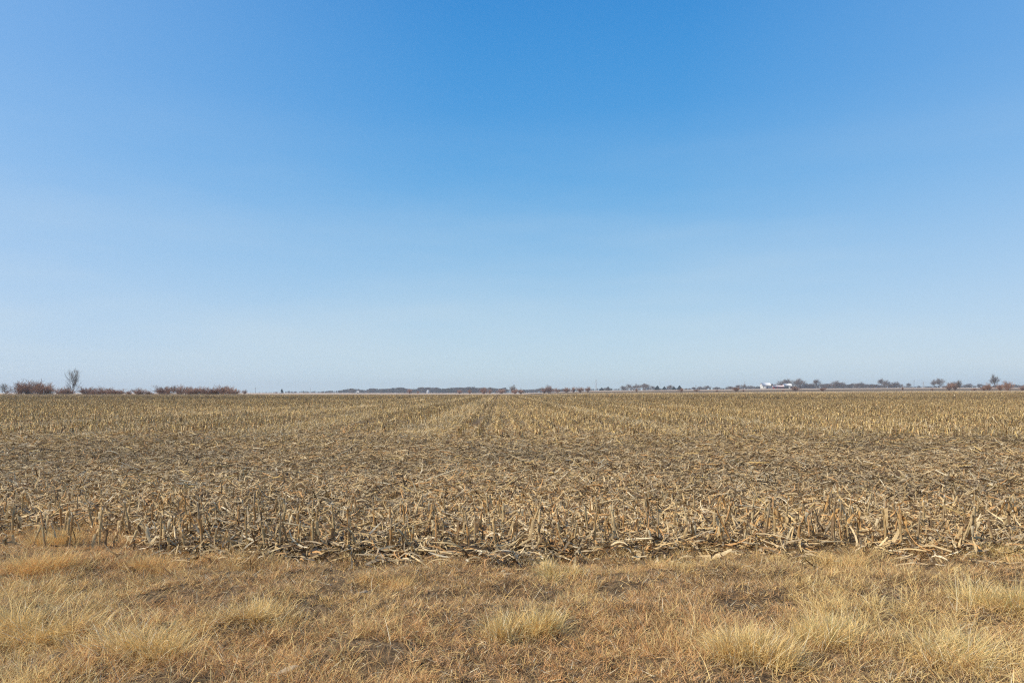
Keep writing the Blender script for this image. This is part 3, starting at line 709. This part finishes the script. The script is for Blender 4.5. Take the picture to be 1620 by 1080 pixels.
# left field edge, about 300 m away
plant('spire', 8, 330, 21, 15, 'small thin bare tree leaning out of the scrub at the far left edge', 'bare trees at the left field edge')
for px, hp, wp, lb in [(30, 19, 20, 'round reddish bush at the left end of the tallest thicket'), (44, 20, 20, 'tall reddish bush, second from the left in the leftmost thicket'),
                       (57, 20, 20, 'tall grey red bush in the middle of the leftmost thicket'), (69, 18, 18, 'pinkish bush right of the middle of the leftmost thicket'),
                       (79, 16, 16, 'lower bush closing the right end of the leftmost thicket'),
                       (98, 13, 14, 'low grey bush just left of the tallest bare tree'), (108, 14, 14, 'low brown bush at the foot of the tallest bare tree'),
                       (136, 13, 15, 'round dark red bush right of the tallest bare tree'), (146, 10, 12, 'small red bush touching the round one right of the tallest tree'),
                       (159, 12, 15, 'dark red bush, left one of a joined row of three'), (172, 13, 16, 'dark red bush, middle one of a joined row of three'),
                       (187, 11, 15, 'thin reddish bush, right one of a joined row of three'), (204, 9, 11, 'small low bush standing alone in pale grass'),
                       (220, 11, 13, 'small round red bush in the gap before the long hedge'), (236, 9, 12, 'low spreading bush just left of the dark compact tree'),
                       (256, 13, 16, 'round red bush left of the dark compact tree'), (266, 12, 12, 'brown bush under the dark compact tree'),
                       (286, 15, 14, 'upright bush starting the long red hedge'), (298, 12, 16, 'first low bush of the long red hedge'), (309, 12, 16, 'second low bush of the long red hedge'),
                       (320, 13, 16, 'third bush of the long red hedge'), (331, 13.5, 16, 'bush in the middle of the long red hedge'), (342, 13.5, 16, 'bush just right of the middle of the long red hedge'),
                       (353, 14, 16, 'tall dense bush in the right half of the long red hedge'), (363, 13, 15, 'dense bush near the right end of the long red hedge'), (372, 10, 12, 'low bush ending the long red hedge')]:
    plant('bush', px, 300 + 16 * random.random() + max(0, px - 340) * 2.5, hp * 1.3 * random.uniform(.88, 1.12), wp * 1.5, lb, GL)
plant('spire', 115, 312, 46, 19, 'tallest bare tree at the left, upright with a thin narrow crown', 'bare trees at the left field edge')
plant('tree', 273, 345, 18, 15, 'dark compact bare tree rising above the left hedge', 'bare trees at the left field edge')
plant('bush', 387, 620, 9, 10, 'small round dark bush standing off the right end of the hedge', GL)
# far centre
plant('conifer', 446, 1700, 7.5, 6, 'small dark tree beside tiny white sheds on the left horizon', 'dark evergreen trees on the horizon')
plant('bush', 437, 1700, 3, 8, 'low dark bush left of the small dark tree on the left horizon', GM)
for px, d, hp, wp, kind, lb in [(648, 900, 8, 9, 'bush', 'brown bush in front of the wood, left of the white grain bin'), (661, 900, 5, 5, 'bush', 'tiny bush next to the white grain bin'),
        (727, 900, 7, 9, 'bush', 'faint bush in front of the wood, right of the white grain bin'), (743, 900, 8, 9, 'bush', 'dark bush in front of the wood near the wheel track'),
        (765, 850, 11, 13, 'bush', 'rounded red brown bush at the centre of the horizon'), (775, 900, 7, 9, 'bush', 'low bush against the right side of the rounded centre bush'),
        (793, 900, 8, 14, 'bush', 'wide low brown bush right of the field centre'), (815, 800, 9, 16, 'bush', 'brown thicket bush under a spindly bare tree near the centre'),
        (824, 800, 7, 10, 'bush', 'green brown low bush beside the centre thicket'), (869, 780, 14, 20, 'bush', 'large round orange brown bush standing alone right of centre'),
        (861, 800, 9, 11, 'bush', 'dark low bush hugging the left of the large round bush'), (882, 850, 7, 10, 'bush', 'low grey bush right of the large round bush'),
        (896, 760, 9, 12, 'bush', 'leftmost bush of the centre right thicket'), (907, 760, 10, 13, 'bush', 'tall bush in the centre right thicket'),
        (918, 760, 9, 12, 'bush', 'bush right of the tall one in the centre right thicket'), (930, 740, 10, 11, 'bush', 'dark last bush of the centre right thicket')]:
    plant(kind, px, d, hp + 1, wp, lb, GM)
plant('tree', 810, 820, 16, 10, 'spindly bare tree rising from the centre thicket', 'bare trees in the middle distance')
plant('tree', 777, 1500, 11, 10, 'bare tree at the right end of the wood, left one of two', GF_)
plant('tree', 795, 1500, 9, 16, 'broad bare tree at the right end of the wood, right one of two', GF_)
plant('tree', 856, 1500, 9, 9, 'dark round tree left of the large orange brown bush', GF_)
# right: mid-distance bushes along the pale strip
for px, d, hp, wp, lb in [(1007, 560, 9, 4, 'thin lone shrub on the pale strip, leftmost of the small ones'), (1078, 600, 8, 10, 'small dark bush on the brown strip, below the far conifers'),
        (1102, 620, 5, 9, 'flat brown bush on the brown strip, second after the conifers'), (1134, 600, 4, 6, 'tiny dark bush on the brown strip midway to the farm'),
        (1165, 600, 9, 11, 'dark purple bush on the brown strip left of the farm'), (1176, 600, 4, 6, 'tiny bush right next to the dark purple bush'),
        (1239, 560, 4, 4, 'tiny shrub on the pale strip below the red barn'), (1258, 600, 9, 16, 'wide purple bush in front of the farm trees'), (1301, 560, 7, 10, 'small dark bush right of the farm, on the pale strip'),
        (1428, 580, 8, 5, 'narrow dark bush below the line poles'), (1475, 540, 5, 5, 'tiny bush on the pale strip near the right'),
        (1501, 560, 14, 14, 'purple grey bush, left one of a close group of three at the right'), (1511, 620, 14, 13, 'tall bush in the middle of a close group of three at the right'),
        (1541, 520, 5, 12, 'low brown bush between the two groups at the right'),
        (1556, 500, 9, 10, 'low bush at the left side of the round right bush'), (1564, 480, 15, 16, 'round dark red bush, left one of the large pair at the right'),
        (1582, 490, 13, 12, 'reddish bush between the large pair at the right'), (1594, 480, 19, 22, 'largest reddish bush, near the right edge of the photo'),
        (1618, 500, 10, 10, 'reddish bush cut by the right edge of the photo')]:
    plant('bush', px, d, hp, wp, lb, 'bushes along the right field edge')
plant('tree', 1519, 580, 19, 9, 'slim dark bare tree ending the close group of bushes at the right', 'bare trees in the middle distance')
# right horizon trees, about 1.5 km away
T = [(952, 5, 7, 'conifer', 'small dark evergreen right of the lattice tower'), (962, 6, 8, 'conifer', 'rounded dark evergreen, second right of the lattice tower'),
     (958, 5, 9, 'tree', 'low tree among the evergreens by the lattice tower'),
     (987, 8, 9, 'tree', 'small bare tree at the left end of the tall grove'), (995, 11, 9, 'tree', 'slender bare tree, second in the tall grove'), (1003, 8, 8, 'tree', 'shorter bare tree, third in the tall grove'),
     (1010, 11, 9, 'tree', 'tall pale bare tree left of the middle of the grove'), (1017, 11.5, 9, 'tree', 'tall pale bare tree in the middle of the grove'), (1024, 11, 9, 'tree', 'tall pale bare tree right of the middle of the grove'),
     (1031, 8, 7, 'tree', 'lower bare tree closing the right end of the grove'),
     (1040, 7, 9, 'conifer', 'dark pointed conifer just right of the tall grove'), (1051, 6, 7, 'conifer', 'dark conifer, second right of the tall grove'), (1059, 8.5, 9, 'tree', 'bare tree between two dark conifers'),
     (1066, 6, 7, 'conifer', 'dark conifer right of the bare tree between conifers'), (1075, 7, 8, 'conifer', 'rounded lone conifer, last of the dark ones'),
     (1098, 5, 8, 'tree', 'low tree left of the flat treeline'), (1107, 6, 9, 'tree', 'low rounded tree starting the flat treeline'), (1118, 7, 10, 'tree', 'rounded bare tree in the flat treeline'),
     (1134, 5, 6, 'tree', 'small tree standing alone in the flat treeline'), (1152, 6, 9, 'tree', 'low bare tree left of the clump beside the farm'), (1168, 8, 9, 'tree', 'bare tree forming the left of the clump before the farm'),
     (1175, 9, 9, 'tree', 'highest bare tree of the clump before the farm'), (1187, 6, 9, 'tree', 'low tree right of the clump before the farm'),
     (1221, 9, 9, 'tree', 'bare tree showing between the two barns'), (1233, 14, 13, 'tree', 'dark bare tree behind the red barn'),
     (1246, 17, 14, 'tree', 'tall bare tree above the right building of the farm'), (1257, 17, 14, 'tree', 'tall spreading bare tree right behind the farm'), (1266, 16, 12, 'tree', 'tall bare tree at the right end of the farm grove'),
     (1272, 9, 13, 'tree', 'dark low tree under the right end of the farm grove'), (1281, 9, 11, 'tree', 'low bare tree between the farm grove and the lone tall tree'),
     (1292, 16, 11, 'tree', 'lone tall bare tree right of the farm grove'), (1303, 8, 11, 'tree', 'low tree right of the lone tall bare tree'), (1310, 8, 9, 'tree', 'low bare tree left of the dense round one'),
     (1321, 13, 13, 'tree', 'dense rounded bare tree in the middle of the right horizon'), (1330, 11, 12, 'tree', 'dense bare tree sloping down beside the rounded one'),
     (1349, 9, 10, 'tree', 'bare tree at the left end of the low rounded wood'), (1357, 10, 12, 'tree', 'bare tree at the crest of the low rounded wood'), (1367, 9, 12, 'tree', 'bare tree on the right slope of the low rounded wood'),
     (1377, 6, 10, 'tree', 'low tree closing the low rounded wood'), (1388, 7, 10, 'tree', 'low tree left of the high leaning crown'),
     (1394, 16, 12, 'tree', 'tall dark bare tree, highest of its clump right of the low rounded wood'), (1401, 13, 11, 'tree', 'bare tree on the right shoulder of the tallest dark tree'), (1408, 8, 10, 'tree', 'low bare tree right of the tall dark pair'),
     (1416, 11, 11, 'tree', 'airy bare tree with sky showing through, left of the line poles'), (1427, 7, 9, 'tree', 'low bare tree left of the lone round tree'), (1437, 9, 9, 'tree', 'round bare tree right before the line poles'),
     (1478, 14, 9, 'tree', 'slender bare tree, left one of the airy pair'), (1487, 16, 13, 'tree', 'airy vase shaped bare tree, right one of the pair'),
     (1508, 11, 12, 'tree', 'bare tree behind the close group of bushes at the right'), (1536, 8, 9, 'tree', 'low grey tree between the right bush groups'), (1549, 7, 10, 'tree', 'low grey tree left of the round dark red bush')]
for px, hp, wp, kind, lb in T:
    d = 1500 + random.uniform(-60, 120)
    plant(kind, px, d, hp * 1.06, wp * 1.3, lb, GF_ if kind == 'tree' else 'dark evergreen trees on the horizon', sink=.3)
plant('tree', 1575, 900, 25, 14, 'tall thin bare tree rising behind the large pair of reddish bushes', GF_)

# far woods that read as one mass
def wood(name, spans, label, dens=1.0):
    rs = np.random.default_rng(77); pl = Pile()
    for (px0, px1, d0, d1, h0, h1, n) in spans:
        for k in range(int(n * dens)):
            f = rs.uniform(0, 1); px = px0 + (px1 - px0) * f; d = rs.uniform(d0, d1)
            x = (px - 810) / 1080 * d; z = float(gz(x, d)); H = (h0 + (h1 - h0) * f) * 1500 / 1080 * rs.uniform(.72, 1.08) * (.70 + .42 * float(vnoise(px, 0, .09, 5))) * d / 1500; Rr = H * rs.uniform(.28, .42)
            m = 70; a = rs.uniform(0, 2 * pi, m); u = rs.uniform(.05, 1, m); r = Rr * np.sqrt(np.clip(1 - (2 * u - 1.05) ** 2, .05, 1)) * rs.uniform(.3, 1, m)
            p = np.stack([x + r * np.cos(a), d + r * np.sin(a), z + H * u], -1); q2 = p + np.stack([rs.normal(0, .12, m), rs.normal(0, .12, m), rs.uniform(.08, .22, m)], -1) * H
            q2[:, 2] = np.minimum(q2[:, 2], z + H * 1.05)
            a2 = rs.uniform(0, pi, m); sv = np.stack([np.cos(a2), np.sin(a2), 0 * a2], -1)[:, None] * np.array([1, .3])[None, :, None] * H * .045
            c = np.array([(.11, .09, .075), (.15, .12, .10), (.075, .07, .055)])[rs.integers(0, 3)] * rs.uniform(.8, 1.2, (m, 1))
            pl.add(*ribbons(np.stack([p, q2], 1), sv, c))
            pl.add(*tubes(np.array([[[x, d, z - .5], [x, d, z + H * .6]]]), np.array([[H * .02, H * .008]]), 4, np.array([[.10, .08, .065]])))
    tag(pl.make(name, M_twig), label, 'wood', kind='stuff')
wood('distant_wood', [(504, 560, 2000, 2500, 2.5, 6.5, 130), (555, 640, 1900, 2400, 6.2, 7.8, 260), (640, 700, 1900, 2400, 7.8, 9.6, 220), (700, 755, 1800, 2300, 9.8, 8.6, 170), (750, 800, 1800, 2200, 8.6, 8.0, 120), (798, 850, 1900, 2300, 5.6, 5.0, 60)],
     'long dark blue grey wood on the horizon left of centre')
wood('distant_treeline', [(395, 508, 2300, 2700, 1.6, 2.6, 90), (452, 500, 2200, 2500, 3.0, 3.0, 60), (826, 895, 1900, 2300, 5.5, 6, 130), (895, 985, 1900, 2300, 3.6, 3.8, 90), (985, 1075, 1700, 1900, 4.2, 4.2, 130), (1080, 1215, 1700, 1900, 3.6, 4.6, 240), (1215, 1345, 1650, 1800, 6.5, 7.5, 240), (1345, 1420, 1650, 1800, 6.5, 6, 150), (1420, 1640, 1800, 2200, 4.2, 7, 300)],
     'thin grey blue treeline running behind the single trees along the horizon')

# tall dry grass along the left field edge and far field edge
pile = Pile()
def fringe(n, x0, x1, y0, y1, H, w, cols):
    x = rng.uniform(x0, x1, n); y = rng.uniform(y0, y1, n); z = gz(x, y); h = rng.uniform(.5, 1.2, n) * H; a = rng.uniform(0, pi, n)
    b_ = np.stack([x, y, z - .02], -1); t_ = b_ + np.stack([rng.normal(0, .2, n) * h, rng.normal(0, .2, n) * h, h], -1)
    sv = np.stack([np.cos(a), np.sin(a), 0 * a], -1)[:, None] * w * np.array([1, .4])[None, :, None]
    pile.add(*ribbons(np.stack([b_, t_], 1), sv, pick(cols, n)))
fringe(34000, -270, -118, 293, 310, .9, .07, [(.50, .37, .20), (.42, .29, .16), (.58, .45, .27)])
fringe(6000, -300, -118, 306, 335, .9, .08, [(.40, .27, .16), (.50, .37, .20)])
fringe(14000, 20, 420, 424, 470, .7, .10, [(.55, .43, .27), (.62, .48, .30), (.45, .33, .19)])
tag(pile.make('edge_grass', M_grass), 'pale tall dry grass fringing the far edges of the corn field', 'grass', kind='stuff')

# ------------------------------------------------------------------ farm buildings, bins, poles
def plain(name, c, rough=.7, metal=0, var=.12, scale=.4, stretch=(1, 1, 1)):
    m = noise_mat(name, [tuple(v * (1 - var) for v in c), c, tuple(min(1, v * (1 + var)) for v in c)], scale, rough, stretch); m.node_tree.nodes['Principled BSDF'].inputs['Metallic'].default_value = metal; return m
M_wpaint = plain('white_siding', (.62, .61, .57), .7, 0, .1, 1.5, (3, 3, .2)); M_wroof = plain('white_metal_roof', (.74, .74, .72), .45, .0)
M_red = plain('red_siding', (.22, .035, .03), .8); M_proof = plain('pinkish_roof', (.72, .60, .58), .5); M_dark = plain('dark_wall', (.06, .055, .05), .8)
M_glass = plain('dark_opening', (.03, .03, .035), .3); M_steel = plain('galvanised', (.55, .57, .58), .5, .3); M_wood = plain('pole_wood', (.13, .10, .08), .9)
def boxv(pl, x0, x1, y0, y1, z0, z1):
    V = [(x, y, z) for z in (z0, z1) for y in (y0, y1) for x in (x0, x1)]
    pl.add(V, [[0, 2, 3, 1], [4, 5, 7, 6], [0, 1, 5, 4], [2, 6, 7, 3], [0, 4, 6, 2], [1, 3, 7, 5]])
def prism(pl, prof, a0, a1, axis='y'):
    """extrude a closed (u,z) profile along axis"""
    n = len(prof); V = [((u, a, z) if axis == 'y' else (a, u, z)) for a in (a0, a1) for u, z in prof]
    F = [[i, (i + 1) % n, n + (i + 1) % n, n + i] for i in range(n)]
    F3 = [[0, i, i + 1] for i in range(1, n - 1)] + [[n, n + i + 1, n + i] for i in range(1, n - 1)]
    pl.add(V, F, None, F3)
def empty(name, px, d, rz=0):
    r = bpy.data.objects.new(name, None); C.objects.link(r); r.location = P(px, d); r.rotation_euler = (0, 0, rz); return r
def part(name, mat, parent, fn):
    pl = Pile(); fn(pl); return pl.make(name, mat, parent)
m_ = 1460 / 1080.0
# white gambrel barn with lean-to, broad side to the camera
b1 = empty('barn', 1213, 1460, .12)
w1 = part('wall', M_wpaint, b1, lambda p: (boxv(p, -12, 7, -5, 6, -1, 5.6), boxv(p, 7.01, 13, -4.5, 5, -1, 3.2)))
r1 = part('roof', M_wroof, b1, lambda p: (prism(p, [(-5.5, 5.61), (-4.0, 8.6), (.5, 11.6), (5.0, 8.6), (6.5, 5.61)], -12.4, 7.4, 'x')))
part('lean_to_roof', M_wroof, b1, lambda p: prism(p, [(7.02, 3.21), (7.02, 5.4), (13.6, 3.21)], -4.8, 5.3, 'y'))
d1 = part('door', M_glass, b1, lambda p: boxv(p, -3.5, .5, -5.06, -4.95, -.5, 3.9))
for k in (-10.2, 3.2): part('window', M_glass, b1, lambda p: boxv(p, k, k + 1.3, -5.05, -4.95, 2.2, 3.6))
for b_ in (b1,): b_.scale = (1, 1, 1.12)
tag(b1, 'large white barn with a lean-to, leftmost building of the far farm', 'barn')
b2 = empty('barn', 1231, 1440, -.08)
part('wall', M_red, b2, lambda p: boxv(p, -10.5, 10.5, -5, 5, -1, 4.2))
part('roof', M_proof, b2, lambda p: prism(p, [(-5.6, 4.21), (.0, 7.3), (5.6, 4.21)], -11, 11, 'x'))
for k in (-8, -2, 4): part('door', M_dark, b2, lambda p: boxv(p, k, k + 3.2, -5.06, -4.95, -.8, 3.2))
part('cupola', M_red, b2, lambda p: prism(p, [(-.8, 7.0), (-.8, 8.2), (0, 9.0), (.8, 8.2), (.8, 7.0)], 6.5, 8.1, 'x'))
tag(b2, 'long low red barn with a pale roof, between the two white roofed buildings', 'barn')
b3 = empty('shed', 1245.5, 1450, .05)
part('wall', M_dark, b3, lambda p: boxv(p, -8, 8, -5, 5, -1, 4.6))
part('roof', M_wroof, b3, lambda p: prism(p, [(-5.6, 4.61), (.0, 9.4), (5.6, 4.61)], -8.5, 8.5, 'x'))
part('door', M_wpaint, b3, lambda p: boxv(p, 1, 5, -5.06, -4.95, -.8, 3.4))
b3.scale = (1, 1, 1.15)
tag(b3, 'dark walled shed with a bright white roof, right building of the farm', 'shed')
def bin_(px, d, R, H, label):
    r = empty('grain_bin', px, d)
    k = 20; a = np.arange(k + 1) * 2 * pi / k
    zz = np.linspace(-.5, H * .72, 9); tt = np.repeat(zz[:, None], 1, 1)
    pl = Pile(); pl.add(*tubes(np.array([[[0, 0, z] for z in zz]]), np.array([[R * (1 + .012 * (i % 2)) for i in range(9)]]), 24)); pl.make('wall', M_steel, r)
    pl = Pile(); pl.add(*tubes(np.array([[[0, 0, H * .72], [0, 0, H * .95], [0, 0, H]]]), np.array([[R * 1.03, R * .2, R * .08]]), 24)); pl.make('roof', M_wroof, r)
    tag(r, label, 'grain bin')
bin_(677, 1500, 2.9, 7.4, 'white round grain bin standing in front of the long wood')
def cottage(px, d, w, h, label, roof=M_wroof):
    r = empty('white_shed', px, d)
    part('wall', M_wpaint, r, lambda p: boxv(p, -w / 2, w / 2, -2.5, 2.5, -.5, h * .55))
    part('roof', roof, r, lambda p: prism(p, [(-3, h * .55 + .01), (0, h), (3, h * .55 + .01)], -w / 2 - .3, w / 2 + .3, 'x'))
    part('door', M_dark, r, lambda p: boxv(p, -.8, .8, -2.56, -2.45, -.5, h * .4)); tag(r, label, 'shed')
cottage(565.5, 1500, 6.5, 4.8, 'small white house at the foot of the wood, left of the grain bin')
cottage(443.5, 1650, 4.0, 3.0, 'tiny white shed touching the small dark tree on the left horizon')
cottage(463.5, 1700, 3.6, 2.6, 'tiny white shed standing alone between low far trees')

def pole(px, d, hpx, label, arm=2.4):
    r = empty('utility_pole', px, d); H = hpx * d / 1080
    pl = Pile(); pl.add(*tubes(np.array([[[0, 0, -.5], [0, 0, H * .5], [0, 0, H]]]), np.array([[.30, .26, .2]]) , 8)); pl.make('post', M_wood, r)
    for q_ in (.93, .84): part('crossarm', M_wood, r, lambda p: boxv(p, -arm / 2, arm / 2, -.12, -.3, H * q_, H * q_ + .28))
    for sx_ in (-.9, -.3, .3, .9): part('insulator', M_steel, r, lambda p: boxv(p, sx_ * arm / 2 - .08, sx_ * arm / 2 + .08, -.28, -.12, H * .93 + .282, H * .93 + .7))
    tag(r, label, 'utility pole', 'utility poles on the horizon')
for px, d, h, lb in [(404, 1300, 9, 'thin pole on the horizon right of the long red hedge'), (655, 1700, 9, 'thin pole above the wood left of the grain bin'), (751, 1700, 12, 'thin pole above the wood near the centre'),
                     (824, 1300, 9, 'thin pole right of the centre thicket'), (912, 1300, 7, 'thin pole above the centre right thicket'), (1101, 1450, 7, 'thin pole over the flat treeline'), (1446, 1400, 13, 'tall pole standing right of the round bare tree')]:
    pole(px, d, h, lb)
def lattice(px, d, hpx, label, wbase, arms, nm='lattice_tower', thick=.22):
    r = empty(nm, px, d); H = hpx * d / 1080; wb = wbase / 2; wt = wb * .22
    for sx_ in (-1, 1):
        for sy_ in (-1, 1):
            pl = Pile(); pl.add(*tubes(np.array([[[sx_ * wb, sy_ * wb, -.5], [sx_ * wt, sy_ * wt, H]]]), np.array([[thick, thick * .8]]), 4)); pl.make('leg', M_steel, r)
    pl = Pile(); nb_ = 8
    for k in range(nb_):
        f0 = k / nb_; f1 = (k + 1) / nb_; a0 = wb + (wt - wb) * f0; a1 = wb + (wt - wb) * f1
        for A, B in (((-1, -1), (1, -1)), ((1, -1), (1, 1)), ((1, 1), (-1, 1)), ((-1, 1), (-1, -1))):
            for (s_, e_) in ((A, B), (B, A)):
                pl.add(*tubes(np.array([[[s_[0] * a0, s_[1] * a0, H * f0], [e_[0] * a1, e_[1] * a1, H * f1]]]), np.array([[thick * .5] * 2]), 3))
    pl.make('bracing', M_steel, r)
    for f, l in arms:
        pl = Pile(); pl.add(*tubes(np.array([[[-l, 0, H * f], [0, 0, H * f + .6], [l, 0, H * f]]]), np.array([[thick * .6, thick, thick * .6]]), 4)); pl.make('crossarm', M_steel, r)
    tag(r, label, 'tower', 'steel towers on the horizon')
lattice(943, 1800, 18.5, 'tall lattice tower right of the centre thicket', 3.4, [(.96, 2.2), (.80, 2.6), (.64, 2.2)], thick=.3)
lattice(1461, 1700, 11, 'wide armed pylon left of the airy tree pair', 4, [(.95, 6.5), (.78, 5.0)], 'pylon')
lattice(491, 2000, 9.5, 'faint slim mast left of the long wood', 1.2, [(.9, 1.0)], 'mast', .16)
lattice(1044, 1700, 14, 'faint slim mast above the dark conifers', 1.2, [(.9, 1.0)], 'mast', .18)
lattice(1178, 1700, 13, 'faint slim mast above the clump left of the farm', 1.2, [(.9, 1.0)], 'mast', .18)

# ------------------------------------------------------------------ haze
hm = bpy.data.materials.new('haze_air'); hm.use_nodes = True; ht = hm.node_tree; ht.nodes.clear()
ho = ht.nodes.new('ShaderNodeOutputMaterial'); hv = ht.nodes.new('ShaderNodeVolumePrincipled')
hv.inputs['Color'].default_value = (.90, .94, .97, 1); hv.inputs["Density"].default_value = .00017; hv.inputs['Anisotropy'].default_value = .2
ht.links.new(hv.outputs[0], ho.inputs['Volume'])
pl = Pile(); boxv(pl, -3600, 3600, -360, 3500, -1.6, 47)
hz = pl.make('haze', hm); tag(hz, 'thin pale haze over the distant land', 'haze', kind='stuff')
